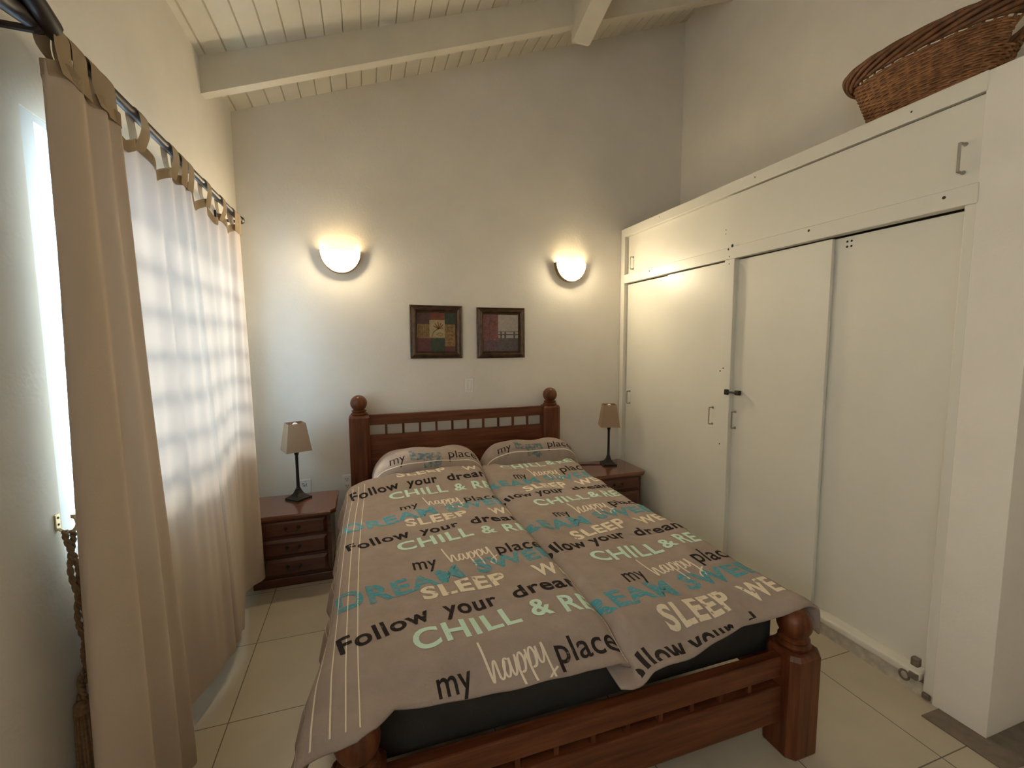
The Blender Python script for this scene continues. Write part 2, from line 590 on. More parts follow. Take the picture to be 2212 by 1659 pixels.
# ------------------------------------------------------------------ bed
BED = thing('bed', 'reddish wooden double bed with ball-topped posts and slatted headboard', 'bed', (.70, 2.25, 0))
def bpart(name, bm, m, parent=None, **k):
    o = obj(name, bm, m, parent or BED, **k)
    o.matrix_parent_inverse = Matrix.Translation((-.70, -2.25, 0))
    return o
PW = .071
def post(cx, cy, h):
    bm = BM()
    c = .024
    oc = [(-PW, -PW + c), (-PW + c, -PW), (PW - c, -PW), (PW, -PW + c), (PW, PW - c), (PW - c, PW), (-PW + c, PW), (-PW, PW - c)]
    rows = []
    for sc_, z in ((.97, 0), (1, .006), (1, h - .018), (.90, h - .002), (.80, h)):
        rows.append([bm.verts.new((cx + p[0] * sc_, cy + p[1] * sc_, z)) for p in oc])
    for a, b in zip(rows, rows[1:]):
        for k in range(8):
            bm.faces.new((a[k], a[(k + 1) % 8], b[(k + 1) % 8], b[k]))
    bm.faces.new(rows[0][::-1]); bm.faces.new(rows[-1])
    p = bpart('post', bm, M_woodz)
    bm = BM()
    R = .0585
    prof = [(.050, 0), (.056, .006), (.057, .012), (.050, .018), (.044, .021), (.050, .026), (.052, .031), (.044, .036), (.036, .040)]
    zc = .040 + .046
    for k in range(1, 15):
        a = -PI * .29 + (PI * .79) * k / 14
        prof.append((max(R * math.cos(a), .0008), zc + R * math.sin(a)))
    lathe(bm, prof, 28, (cx, cy, h))
    f = obj('finial', bm, M_woodz, p, smooth=True)
PXL, PXR, PYH, PYF = -.051, 1.452, 3.385, 1.130
for px_ in (PXL, PXR):
    post(px_, PYH, .972)
    post(px_, PYF, .388)
ix0, ix1 = PXL + PW - .004, PXR - PW + .004
bm = BM(); box(bm, ix0, ix1, 3.362, 3.398, .893, .969, .004); bpart('head_rail', bm, M_woodx)
bm = BM(); box(bm, ix0, ix1, 3.362, 3.398, .28, .818, .004); bpart('head_panel', bm, M_woodx)
for k in range(10):
    xx = .012 + .1237 * (k + 1)
    bm = BM(); box(bm, xx - .008, xx + .008, 3.374, 3.390, .817, .894); bpart('slat', bm, M_woodz)
bm = BM(); box(bm, ix0, ix1, 1.112, 1.152, .290, .366, .005); bpart('foot_rail', bm, M_woodx)
bm = BM(); box(bm, ix0, ix1, 1.112, 1.152, .115, .254, .005); bpart('foot_panel', bm, M_woodx)
for k in range(10):
    xx = .012 + .1237 * (k + 1)
    bm = BM(); box(bm, xx - .008, xx + .008, 1.124, 1.140, .253, .291); bpart('slat', bm, M_woodz)
for xx in (PXL - .018, PXR - .018):
    bm = BM(); box(bm, xx, xx + .036, PYF + PW - .004, PYH - PW + .004, .17, .33, .004); bpart('side_rail', bm, M_woody)
bm = BM()
for k in range(9):
    y = 1.3 + k * .24
    box(bm, PXL + .018, PXR - .018, y, y + .09, .268, .288)
bpart('slatted_base', bm, M_woodx)

# mattress in a charcoal fitted sheet
MX0, MX1, MY0, MY1, MZ0, MZ1 = -.062, 1.462, 1.212, 3.300, .289, .496
bm = BM()
box(bm, MX0, MX1, MY0, MY1, MZ0, MZ1, .045, 5)
mo = obj('mattress', bm, M_sheet, smooth='all')
tag(mo, 'thick mattress in a charcoal fitted sheet on the wooden bed', 'mattress')

# ------------------------------------------------------------------ duvets with printed words
SEAM = .757
def wr(x, y):
    return (.0030 * math.sin(9 * x + 4 * y + 1) + .0024 * math.sin(17 * x - 7 * y + 2) + .0020 * math.sin(-13 * x + 15 * y)
            + .0016 * math.sin(31 * x + 9 * y + .7) + .0012 * math.sin(23 * y + 11 * x)
            + .0012 * math.sin(43 * x - 21 * y + 2 * math.sin(5 * y)) + .0009 * math.sin(38 * y + 29 * x + 3 * math.sin(4 * x)))
def ball_bump(x, y, cx):
    return .040 * math.exp(-((x - cx) ** 2 + (y - 1.125) ** 2) / .0075)
def zL(x, y):
    z = .553 + wr(x, y) + .058 * sm((y - 2.72) / .26)
    z += .006 * math.sin(min(max((x + .05) / .8, 0), 1) * PI)
    z -= .055 * sm((1.30 - y) / .19)
    z += ball_bump(x, y, PXL)
    z -= .020 * sm((x - (SEAM - .045)) / .045) ** 2
    return z
def zR(x, y):
    z = .548 + 1.4 * wr(x + 3, y + 1) + .028 * sm((y - 2.75) / .26)
    z += .010 * math.exp(-((x - .82 - .05 * (y - 2)) / .05) ** 2) * sm((y - 1.6) / .3)
    z -= .050 * sm((1.28 - y) / .20)
    z += ball_bump(x, y, PXR)
    z -= .034 * sm((.805 - x) / .055)
    return z
HEML = [(-.40, 1.15), (-.30, 1.125), (-.2, 1.095), (-.10, 1.070), (-.05, 1.072), (0, 1.10), (.045, 1.146), (.18, 1.136), (.36, 1.125), (.61, 1.130), (.76, 1.118)]
HEMR = [(.68, 1.075), (.72, 1.055), (.89, 1.070), (1.21, 1.130), (1.36, 1.130), (1.45, 1.108), (1.54, 1.118), (1.72, 1.13)]
HEADL = [(-.40, 2.86), (-.20, 2.86), (-.10, 2.905), (-.03, 2.945), (.07, 2.978), (.22, 3.016), (.41, 3.045), (.61, 3.068), (.76, 3.072)]
HEADR = [(.68, 3.11), (.83, 3.155), (.94, 3.142), (1.09, 3.138), (1.25, 3.152), (1.42, 3.165), (1.50, 3.16), (1.72, 3.12)]
XE_L, XE_R, RR = -.088, 1.478, .058
def duL(a, b):
    """sheet coordinates (a across, b along) -> point on the upper face."""
    if a >= XE_L:
        return Vector((a, b, zL(a, b)))
    s = XE_L - a
    fl = .060 * sm((1.62 - b) / .48)
    hd = sm((b - 2.7) / .2)
    th = min(s / RR, 1.42)
    ex = max(s - 1.42 * RR, 0)
    zt = zL(XE_L, b)
    x = XE_L - RR * math.sin(th) - ex * (.20 + 1.2 * fl) - fl * (1 - math.cos(th)) * .9
    x += .010 * math.sin(b * 21 + 1) * min(ex / .08, 1) + .006 * math.sin(b * 37) * min(ex / .08, 1)
    z = zt - RR * (1 - math.cos(th)) - ex * .97
    return Vector((x, b, z))
def duR(a, b):
    if a <= XE_R:
        return Vector((a, b, zR(a, b)))
    s = a - XE_R
    th = min(s / RR, 1.45)
    ex = max(s - 1.45 * RR, 0)
    x = XE_R + RR * math.sin(th) + ex * .08 + .006 * math.sin(b * 23) * min(ex / .05, 1) + .03 * sm((1.3 - b) / .15) * math.sin(th) + .02 * sm((b - 2.9) / .2) * math.sin(th)
    return Vector((x, b, zR(XE_R, b) - RR * (1 - math.cos(th)) - ex * .97))

def duvet(name, fn, a0, a1, hem, head, na, nb, lab):
    bm = BM()
    top, bot = [], []
    for i in range(na + 1):
        a = a0 + (a1 - a0) * i / na
        h0, h1 = lerp_tab(hem, a), lerp_tab(head, a)
        rt, rb = [], []
        for j in range(nb + 1):
            t = j / nb
            b = h0 + (h1 - h0) * t
            p = fn(a, b)
            n = (fn(a + .004, b) - fn(a - .004, b)).cross(fn(a, b + .004) - fn(a, b - .004))
            n.normalize()
            if n.z < -.2:
                n = -n
            edge = min(i / na * (a1 - a0), (na - i) / na * (a1 - a0), (b - h0), (h1 - b))
            th = .007 + .024 * math.sqrt(min(1, max(edge, 0) / .06))
            rt.append(bm.verts.new(p))
            rb.append(bm.verts.new(p - n * th))
        top.append(rt); bot.append(rb)
    for G, fl in ((top, False), (bot, True)):
        for i in range(na):
            for j in range(nb):
                q = (G[i][j], G[i + 1][j], G[i + 1][j + 1], G[i][j + 1])
                bm.faces.new(q[::-1] if fl else q)
    ring = [(i, 0) for i in range(na)] + [(na, j) for j in range(nb)] + [(i, nb) for i in range(na, 0, -1)] + [(0, j) for j in range(nb, 0, -1)]
    for (i, j), (k, l) in zip(ring, ring[1:] + ring[:1]):
        bm.faces.new((top[i][j], bot[i][j], bot[k][l], top[k][l]))
    return bm

FONT = bpy.data.curves.new('type', 'FONT')
TXT_CACHE = {}
def text_mesh(s, bold=0.0):
    """flat mesh of a word: (verts2d, faces, width, cap height)."""
    key = (s, bold)
    if key not in TXT_CACHE:
        FONT.body = s
        FONT.size = 1
        FONT.resolution_u = 4
        FONT.offset = bold
        FONT.space_character = 1.0 + bold * 3.4
        o = bpy.data.objects.new('type', FONT)
        COL.objects.link(o)
        dg = bpy.context.evaluated_depsgraph_get()
        me = bpy.data.meshes.new_from_object(o.evaluated_get(dg))
        vsx = [(v.co.x, v.co.y) for v in me.vertices]
        fs = [tuple(p.vertices) for p in me.polygons]
        bpy.data.objects.remove(o)
        bpy.data.meshes.remove(me)
        mnx = min(v[0] for v in vsx); mxx = max(v[0] for v in vsx)
        TXT_CACHE[key] = ([(v[0] - mnx, v[1]) for v in vsx], fs, mxx - mnx)
    return TXT_CACHE[key]

def ribbon(pts, w):
    pts = [Vector((p[0], p[1], 0)) for p in pts]
    P = spline(pts, 7)
    v, f = [], []
    for i, p in enumerate(P):
        t = P[min(i + 1, len(P) - 1)] - P[max(i - 1, 0)]
        n = Vector((-t.y, t.x, 0)).normalized() * w / 2
        v += [(p.x + n.x, p.y + n.y), (p.x - n.x, p.y - n.y)]
        if i:
            k = 2 * i
            f.append((k - 2, k - 1, k + 1, k))
    return v, f

HAPPY = [
    [(.00, 1.0), (.02, .55), (.05, .02), (.08, .10), (.13, .40), (.17, .42), (.18, .22), (.19, .05), (.23, .01), (.28, .12), (.34, .38)],
    [(.40, .40), (.34, .42), (.29, .24), (.31, .05), (.36, .04), (.41, .22), (.43, .42), (.43, .15), (.46, .02), (.51, .12), (.55, .40)],
    [(.55, .46), (.56, .0), (.57, -.50)],
    [(.565, .12), (.60, .38), (.66, .46), (.70, .30), (.67, .08), (.60, .04), (.66, .06), (.75, .38)],
    [(.77, .48), (.775, .0), (.785, -.50)],
    [(.78, .12), (.82, .40), (.88, .48), (.92, .32), (.89, .10), (.82, .05), (.89, .08), (.97, .40)],
    [(.97, .46), (.97, .14), (1.02, .08), (1.08, .25), (1.11, .50), (1.12, .10), (1.11, -.40), (1.03, -.56), (.96, -.48), (1.00, -.34), (1.12, -.20), (1.24, -.10)],
]

def stamp(bm, fn, v2, faces, p0, ang, sx, sy, mi, clip, shear=0.0, off=.0011, step=.012):
    """lay a flat figure on the cloth fn(a,b); clip = list of (point2d, normal2d): keeps the normal side."""
    t = BM()
    ca, sa = math.cos(ang), math.sin(ang)
    vv = []
    for x, y in v2:
        X, Y = x * sx + shear * y * sy, y * sy
        vv.append(t.verts.new((p0[0] + X * ca - Y * sa, p0[1] + X * sa + Y * ca, 0)))
    for f in faces:
        try:
            t.faces.new([vv[i] for i in f])
        except ValueError:
            pass
    for co, no in clip:
        bmesh.ops.bisect_plane(t, geom=t.verts[:] + t.edges[:] + t.faces[:], plane_co=(*co, 0), plane_no=(*no, 0), clear_inner=True)
    if not t.verts:
        t.free()
        return
    for ax in (0, 1):
        lo = min(v.co[ax] for v in t.verts); hi = max(v.co[ax] for v in t.verts)
        k = math.ceil(lo / step)
        while k * step < hi:
            co = [0, 0, 0]; no = [0, 0, 0]
            co[ax] = k * step; no[ax] = 1
            bmesh.ops.bisect_plane(t, geom=t.verts[:] + t.edges[:] + t.faces[:], plane_co=co, plane_no=no)
            k += 1
    mp = {}
    for v in t.verts:
        a, b = v.co.x, v.co.y
        p = fn(a, b)
        n = (fn(a + .003, b) - fn(a - .003, b)).cross(fn(a, b + .003) - fn(a, b - .003)).normalized()
        mp[v] = bm.verts.new(p + n * off)
    for f in t.faces:
        try:
            bm.faces.new([mp[v] for v in f.verts]).material_index = mi
        except ValueError:
            pass
    t.free()

# words of one repeat of the print: text, ink, bold, x0, y0, x1, y1, cap-height factor
D_, C_, K_, T_ = 1, 2, 3, 4      # teal, cream, dark, mint
ROWS = [
    ('DREAM', D_, .034, -.122, 1.590, .354, 1.672, .104), ('SWEET', D_, .034, .415, 1.690, .870, 1.742, .094),
    ('SLEEP', C_, .034, .176, 1.552, .510, 1.588, .084), ('WELL', C_, .030, .630, 1.582, .880, 1.592, .084),
    ('Follow', K_, .024, -.100, 1.369, .187, 1.436, .078), ('your', K_, .024, .232, 1.440, .429, 1.452, .078), ('dreams', K_, .024, .497, 1.468, .850, 1.490, .078),
    ('CHILL', T_, .024, .118, 1.296, .476, 1.331, .094), ('&', T_, .024, .521, 1.345, .600, 1.347, .088), ('RELAX', T_, .024, .640, 1.336, 1.000, 1.336, .094),
    ('my', K_, .009, .164, 1.102, .265, 1.106, .092), ('HAPPY', C_, 0, .315, 1.108, .525, 1.128, .145), ('place', K_, .009, .535, 1.122, .752, 1.122, .092),
]
CAPH = .70     # cap height of the built-in type at size 1 (approx.)
ROWS_R = [
    ('DREAM', D_, .034, .620, 1.990, 1.100, 2.012, .104), ('SWEET', D_, .034, 1.156, 2.025, 1.620, 2.045, .094),
    ('SLEEP', C_, .034, .948, 1.872, 1.255, 1.894, .090), ('WELL', C_, .030, 1.335, 1.900, 1.600, 1.915, .090),
    ('Follow', K_, .024, .690, 1.748, .962, 1.782, .078), ('your', K_, .024, .985, 1.782, 1.180, 1.795, .078), ('dreams', K_, .024, 1.238, 1.795, 1.575, 1.780, .078),
    ('CHILL', T_, .024, .914, 1.620, 1.262, 1.620, .094), ('&', T_, .024, 1.280, 1.630, 1.350, 1.633, .088), ('RELAX', T_, .024, 1.378, 1.640, 1.690, 1.638, .094),
    ('my', K_, .009, .956, 1.436, 1.050, 1.440, .092), ('HAPPY', C_, 0, 1.098, 1.452, 1.315, 1.460, .145), ('place', K_, .009, 1.328, 1.478, 1.555, 1.484, .092),
]
CAPH = .70     # cap height of the built-in type at size 1 (approx.)
def print_words(bm, fn, rows, offs, clip, pick):
    for dy in offs:
        for s, mi, bold, x0, y0, x1, y1, h in rows:
            if not pick(s, dy):
                continue
            ang = math.atan2(y1 - y0, x1 - x0)
            L = math.hypot(x1 - x0, y1 - y0)
            Y = y0 + dy
            if rows is ROWS and dy == 0 and s in ('my', 'HAPPY', 'place'):
                Y += .043
                h *= .86
            if s == 'HAPPY':
                for st in HAPPY:
                    v, f = ribbon(st, .042)
                    stamp(bm, fn, v, f, (x0, Y), ang, L / 1.24, h, 5, clip)
                continue
            v, f, w_ = text_mesh(s, bold)
            stamp(bm, fn, v, f, (x0, Y), ang, L / w_, h / CAPH, mi, clip)

DMATS = [M_cloth, M_teal, M_cream, M_dark, M_mint, M_line]
bm = duvet('duvet', duL, -.335, SEAM, HEML, HEADL, 92, 150, '')
print_words(bm, duL, ROWS, (0, .695, 1.385), [((SEAM - .006, 0), (-1, 0)), ((.3, 1.128), (0, 1)), ((0, 2.956), (.22, -1)), ((.3, 3.026), (.14, -1))],
            lambda s, dy: not (dy > 1.3 and s in ('DREAM', 'SWEET')))
for xs in (-.225, -.190, -.156, -.122, -.088, -.054):
    v, f = ribbon([(xs + .012, 1.10), (xs + .002, 1.5), (xs + .004, 2.2), (xs + .030, 2.94)], .0036)
    stamp(bm, duL, v, f, (0, 0), 0, 1, 1, 5, [((0, 2.915), (.45, -1))])
v, f = ribbon([(SEAM - .004, 1.13), (SEAM - .004, 1.6)], .0032)
stamp(bm, duL, v, f, (0, 0), 0, 1, 1, 5, [])
dL = obj('duvet', bm, DMATS, smooth='all')
tag(dL, 'grey-brown worded duvet with pale edge stripes, on the window side of the bed', 'duvet')

bm = duvet('duvet', duR, .69, 1.655, HEMR, HEADR, 84, 156, '')
print_words(bm, duR, ROWS_R, (-.70, 0, .70, 1.385), [((.765, 0), (1, 0)), ((.72, 1.066), (-.14, 1)), ((1.2, 3.13), (0, -1))],
            lambda s, dy: not ((dy > 1.3 and s not in ('CHILL', '&', 'RELAX', 'my', 'HAPPY', 'place')) or (dy < 0 and s not in ('DREAM', 'SWEET', 'SLEEP', 'WELL', 'Follow', 'your', 'dreams'))))
dR = obj('duvet', bm, DMATS, smooth='all')
tag(dR, 'grey-brown worded duvet on the wardrobe side of the bed, without edge stripes', 'duvet')

# ------------------------------------------------------------------ pillows
def pillow(cx, cy, hw, hd, h, lab, sk):
    zb = .497
    def fn(a, b):
        u, v = min(max((a - cx) / hw, -1), 1), min(max((b - cy) / hd, -1), 1)
        pu, pv = max(1 - abs(u) ** 5, 0), max(1 - abs(v) ** 3.2, 0)
        z = zb + .022 + h * (pu ** .55) * (pv ** .55) * (1 + .10 * (b - cy) / hd)
        z += (.006 * math.sin(14 * a + 9 * b + sk) + .004 * math.sin(27 * a - 16 * b + 2 * sk)) * pu * pv
        return Vector((a, b, z))
    bm = BM()
    na, nb = 60, 34
    top, bot = [], []
    for i in range(na + 1):
        u = math.sin((i / na - .5) * PI)
        rt, rb = [], []
        for j in range(nb + 1):
            v = math.sin((j / nb - .5) * PI)
            a, b = cx + hw * u, cy + hd * v
            p = fn(a, b)
            rt.append(bm.verts.new(p))
            k = (max(1 - abs(u) ** 5, 0) ** .55) * (max(1 - abs(v) ** 3.2, 0) ** .55)
            rb.append(rt[-1] if i in (0, na) or j in (0, nb) else bm.verts.new((a, b, zb + .022 - .020 * k)))
        top.append(rt); bot.append(rb)
    for G, fl in ((top, False), (bot, True)):
        for i in range(na):
            for j in range(nb):
                q = [G[i][j], G[i + 1][j], G[i + 1][j + 1], G[i][j + 1]]
                try:
                    bm.faces.new(q[::-1] if fl else q)
                except ValueError:
                    pass
    x0 = cx - hw
    y0 = cy - hd
    lw = 2 * hw
    v, f, w_ = text_mesh('my', 0)
    stamp(bm, fn, v, f, (x0 + .15 * lw, y0 + .30 * hd), .02, .105 / w_, .36 * hd / CAPH, 1, [])
    v, f, w_ = text_mesh('place', 0)
    stamp(bm, fn, v, f, (x0 + .67 * lw, y0 + .33 * hd), .02, .205 / w_, .36 * hd / CAPH, 1, [])
    for st in HAPPY:
        v, f = ribbon(st, .20)
        stamp(bm, fn, v, f, (x0 + .34 * lw, y0 + .34 * hd), .02, .21 / 1.24, .45 * hd, 2, [], off=.0012)
    v, f = ribbon([(x0 + .012, y0 + .10 * hd), (x0 + .06, y0 + .20 * hd), (x0 + .3, y0 + .24 * hd), (x0 + .6, y0 + .25 * hd), (x0 + lw - .05, y0 + .24 * hd), (x0 + lw - .012, y0 + .14 * hd)], .0035)
    stamp(bm, fn, v, f, (0, 0), 0, 1, 1, 3, [], off=.0016)
    o = obj('pillow', bm, [M_cloth, M_dark, M_faded, M_line], smooth='all')
    return tag(o, lab, 'pillow')
pillow(.415, 3.1975, .392, .1575, .205, 'grey-brown pillow with dark lettering, on the window side of the bed', 0)
pillow(1.202, 3.210, .390, .100, .205, 'grey-brown pillow with dark lettering, on the wardrobe side of the bed', 2.2)

# ------------------------------------------------------------------ nightstands
def nightstand(loc, lab, w=.46, d=.36, h=.46):
    t = thing('nightstand', lab, 'nightstand', loc, 0, 'three-drawer nightstands')
    hw = w / 2
    bm = BM()
    box(bm, -hw + .012, hw - .012, -d / 2 + .012, d / 2, 0, h - .030, .002)
    box(bm, -hw, hw, -d / 2, d / 2, 0, .055, .006)
    obj('body', bm, M_nsx, t)
    bm = BM()
    a, b, c = hw + .022, d / 2 + .026, .030
    oct_ = [(-a, b - .01), (-a, -b + c), (-a + c, -b), (a - c, -b), (a, -b + c), (a, b - .01)]
    rows = []
    for s_, z in ((.965, h - .034), (1.0, h - .022), (1.0, h - .010), (.985, h)):
        rows.append([bm.verts.new((p[0] * s_, p[1] * s_, z)) for p in oct_])
    for r0, r1 in zip(rows, rows[1:]):
        for k in range(6):
            bm.faces.new((r0[k], r0[(k + 1) % 6], r1[(k + 1) % 6], r1[k]))
    bm.faces.new(rows[0][::-1]); bm.faces.new(rows[-1])
    obj('top', bm, M_nstop, t)
    zz = [(.068, .178), (.190, .300), (.312, .420)]
    for z0, z1 in zz:
        bm = BM()
        y = -d / 2 + .012
        x0, x1 = -hw + .035, hw - .035
        o1 = [(x0, z0), (x1, z0), (x1, z1), (x0, z1)]
        rows = []
        for ins, yy in ((0, y + .004), (0, y - .008), (.018, y - .019)):
            rows.append([bm.verts.new((p[0] + (ins if p[0] == x0 else -ins), yy, p[1] + (ins if p[1] == z0 else -ins))) for p in o1])
        for r0, r1 in zip(rows, rows[1:]):
            for k in range(4):
                bm.faces.new((r0[k], r0[(k + 1) % 4], r1[(k + 1) % 4], r1[k]))
        bm.faces.new(rows[0]); bm.faces.new(rows[-1][::-1])
        dr = obj('drawer', bm, M_nsx, t)
        bm = BM()
        zc, yf = (z0 + z1) / 2 + .004, y - .019
        for s_ in (-1, 1):
            lathe(bm, [(.011, 0), (.010, .002), (.006, .004), (.006, .012), (.001, .016)], 10)
            for v in bm.verts[-50:]:
                v.co = Vector((s_ * .036 + v.co.x, yf - v.co.z, zc + v.co.y))
        tube(bm, spline([(-.036, yf - .012, zc), (-.030, yf - .016, zc - .012), (-.012, yf - .018, zc - .017), (0, yf - .018, zc - .013), (.012, yf - .018, zc - .017), (.030, yf - .016, zc - .012), (.036, yf - .012, zc)], 4), .003, 6)
        obj('handle', bm, M_black, dr, smooth=True)
    return t
nightstand((-.455, 3.100, 0), 'dark red wooden nightstand with three drawers, beside the curtains')
nightstand((1.865, 3.165, 0), 'dark red wooden nightstand half hidden between bed and wardrobe')

# ------------------------------------------------------------------ table lamps
def table_lamp(loc, rs, rb, lab, cord=None):
    t = thing('table_lamp', lab, 'lamp', loc, 0, 'bedside table lamps')
    q = PI / 4
    bm = BM()
    s2 = math.sqrt(2)
    lathe(bm, [(.058 * s2, 0), (.058 * s2, .012), (.050 * s2, .016), (.034 * s2, .026), (.022 * s2, .042), (.015 * s2, .060), (.013 * s2, .066)], square=True, ang=q + rb)
    obj('base', bm, M_black, t)
    bm = BM()
    lathe(bm, [(.016, .064), (.017, .072), (.012, .078), (.0105, .084), (.0095, .20), (.0098, .295), (.013, .300), (.014, .312), (.017, .322), (.018, .332), (.008, .335), (.008, .38)], 14)
    obj('stem', bm, M_black, t, smooth=True)
    bm = BM()
    def ring(hw, z):
        return [bm.verts.new((hw * s2 * math.cos(q + rs + k * PI / 2), hw * s2 * math.sin(q + rs + k * PI / 2), z)) for k in range(4)]
    A, B = ring(.078, .330), ring(.053, .512)
    Ai, Bi = ring(.0765, .330), ring(.0515, .512)
    for k in range(4):
        n = (k + 1) % 4
        bm.faces.new((A[k], A[n], B[n], B[k])).material_index = 0
        bm.faces.new((Ai[n], Ai[k], Bi[k], Bi[n])).material_index = 1
        bm.faces.new((A[n], A[k], Ai[k], Ai[n])).material_index = 0
        bm.faces.new((B[k], B[n], Bi[n], Bi[k])).material_index = 0
    obj('shade', bm, [M_shade, M_shadein], t)
    bm = BM()
    lathe(bm, [(.013, .378), (.013, .405), (.020, .425), (.029, .455), (.029, .478), (.020, .502), (.006, .514), (.001, .515)], 14)
    obj('bulb', bm, M_white, t, smooth=True)
    if cord:
        bm = BM()
        tube(bm, spline([Vector(p) for p in cord], 8), .003, 6)
        obj('cord', bm, M_black, t, smooth=True)
    return t
table_lamp((-.448, 3.185, .4602), .38, .80, 'slim black table lamp with parchment shade on the nightstand by the curtains')
table_lamp((1.925, 3.235, .4602), -.36, -.25, 'slim black table lamp with parchment shade on the nightstand by the wardrobe',
           [(-.05, .01, .004), (-.12, .03, .004), (-.20, .05, .004), (-.262, .06, .004)])

# ------------------------------------------------------------------ wall sconces
def sconce(cx, zt, lab, col, power):
    t = thing('wall_sconce', lab, 'wall lamp', (cx, YB, zt), 0, 'wall sconces over the bed')
    W_, H_, D__ = .132, .150, .088
    bm = BM()
    rows = []
    nu, nv = 26, 10
    for j in range(nv + 1):
        ph = (j / nv) * PI / 2                       # 0 at the rim, PI/2 at the bottom point
        row = []
        for i in range(nu + 1):
            th = PI * i / nu
            k = math.cos(ph) ** .9 if j < nv else 0
            row.append(bm.verts.new((W_ * math.cos(th) * k, -.012 - D__ * math.sin(th) * k ** .8 if k else -.012, -H_ * math.sin(ph))))
        rows.append(row)
    for a, b in zip(rows, rows[1:]):
        for i in range(nu):
            try:
                bm.faces.new((a[i], a[i + 1], b[i + 1], b[i]))
            except ValueError:
                pass
    bmesh.ops.remove_doubles(bm, verts=bm.verts, dist=1e-5)
    m = M_glow.copy()
    m.node_tree.nodes['Principled BSDF'].inputs['Emission Color'].default_value = (1.0, .84, .56, 1)
    obj('glass_bowl', bm, m, t, smooth='all')
    bm = BM()
    rows = []
    for j in range(nv + 1):
        ph = (j / nv) * PI / 2
        k = math.cos(ph) ** .9 if j < nv else 0
        rows.append([bm.verts.new(((W_ - .005) * math.cos(PI * i / nu) * k, -.013 - (D__ - .006) * math.sin(PI * i / nu) * (k ** .8 if k else 0), -(H_ - .005) * math.sin(ph) - .001)) for i in range(nu + 1)])
    for a, b in zip(rows, rows[1:]):
        for i in range(nu):
            try:
                bm.faces.new((a[i], a[i + 1], b[i + 1], b[i]))
            except ValueError:
                pass
    bmesh.ops.remove_doubles(bm, verts=bm.verts, dist=1e-5)
    obj('glow_block', bm, M_white, t, smooth='all')  # added unseen inner shell, keeps the bowl's glow off the wall
    bm = BM()
    n = 30
    A, B, A2, B2 = [], [], [], []
    for k in range(n + 1):
        a = -PI * k / n
        c, s = math.cos(a), math.sin(a)
        A.append(bm.verts.new(((W_ + .008) * c, 0, (H_ + .006) * s)))
        B.append(bm.verts.new(((W_ + .006) * c, -.042, (H_ + .004) * s)))
        A2.append(bm.verts.new(((W_ + .001) * c, 0, (H_ - .001) * s)))
        B2.append(bm.verts.new(((W_ + .001) * c, -.042, (H_ - .001) * s)))
    for k in range(n):
        for P_, Q_ in ((A, B), (B, B2), (B2, A2), (A2, A)):
            bm.faces.new((P_[k], P_[k + 1], Q_[k + 1], Q_[k]))
    bm.faces.new((A[0], B[0], B2[0], A2[0])); bm.faces.new((A[-1], A2[-1], B2[-1], B[-1]))
    obj('brass_trim', bm, M_brass, t)
    # thin brass lip along the front rim
    bm = BM()
    tube(bm, [(W_ * math.cos(PI * i / 24), -.012 - D__ * math.sin(PI * i / 24), .001) for i in range(25)], .0022, 6)
    obj('rim', bm, M_brass, t, smooth=True)
    bm = BM()
    box(bm, -.03, .03, -.012, -.001, -.10, -.02)
    obj('backplate', bm, M_brass, t)
    l = light('sconce_lamp', 'POINT', (0, -.052, -.055), power, col, shadow_soft_size=.035)
    l.parent = t
    return t
sconce(-.136, 2.142, 'lit half-moon wall sconce on the curtain side above the bed', (1.0, .70, .24), .13)
sconce(1.666, 2.148, 'lit half-moon wall sconce nearer the wardrobe above the bed', (1.0, .78, .40), .14)

# ------------------------------------------------------------------ pictures
def flat_mat(name, c, var=.35):
    return mat(name, c, .6, var, 60, bump=.1, bscale=90)
A_ = [flat_mat('art_brown', (.10, .048, .035)), flat_mat('art_red', (.20, .055, .030)), flat_mat('art_green', (.045, .060, .040)),
      flat_mat('art_gold', (.28, .165, .06), .5), flat_mat('art_pale', (.42, .33, .17), .25), flat_mat('art_wine', (.13, .040, .038)), flat_mat('art_stalk', (.17, .085, .035))]
B_ = [flat_mat('art_rose', (.25, .10, .095), .4), flat_mat('art_fog', (.44, .39, .34), .15), flat_mat('art_slate', (.12, .10, .105), .4), flat_mat('art_post', (.05, .045, .05)), flat_mat('art_purple', (.15, .085, .10), .4)]

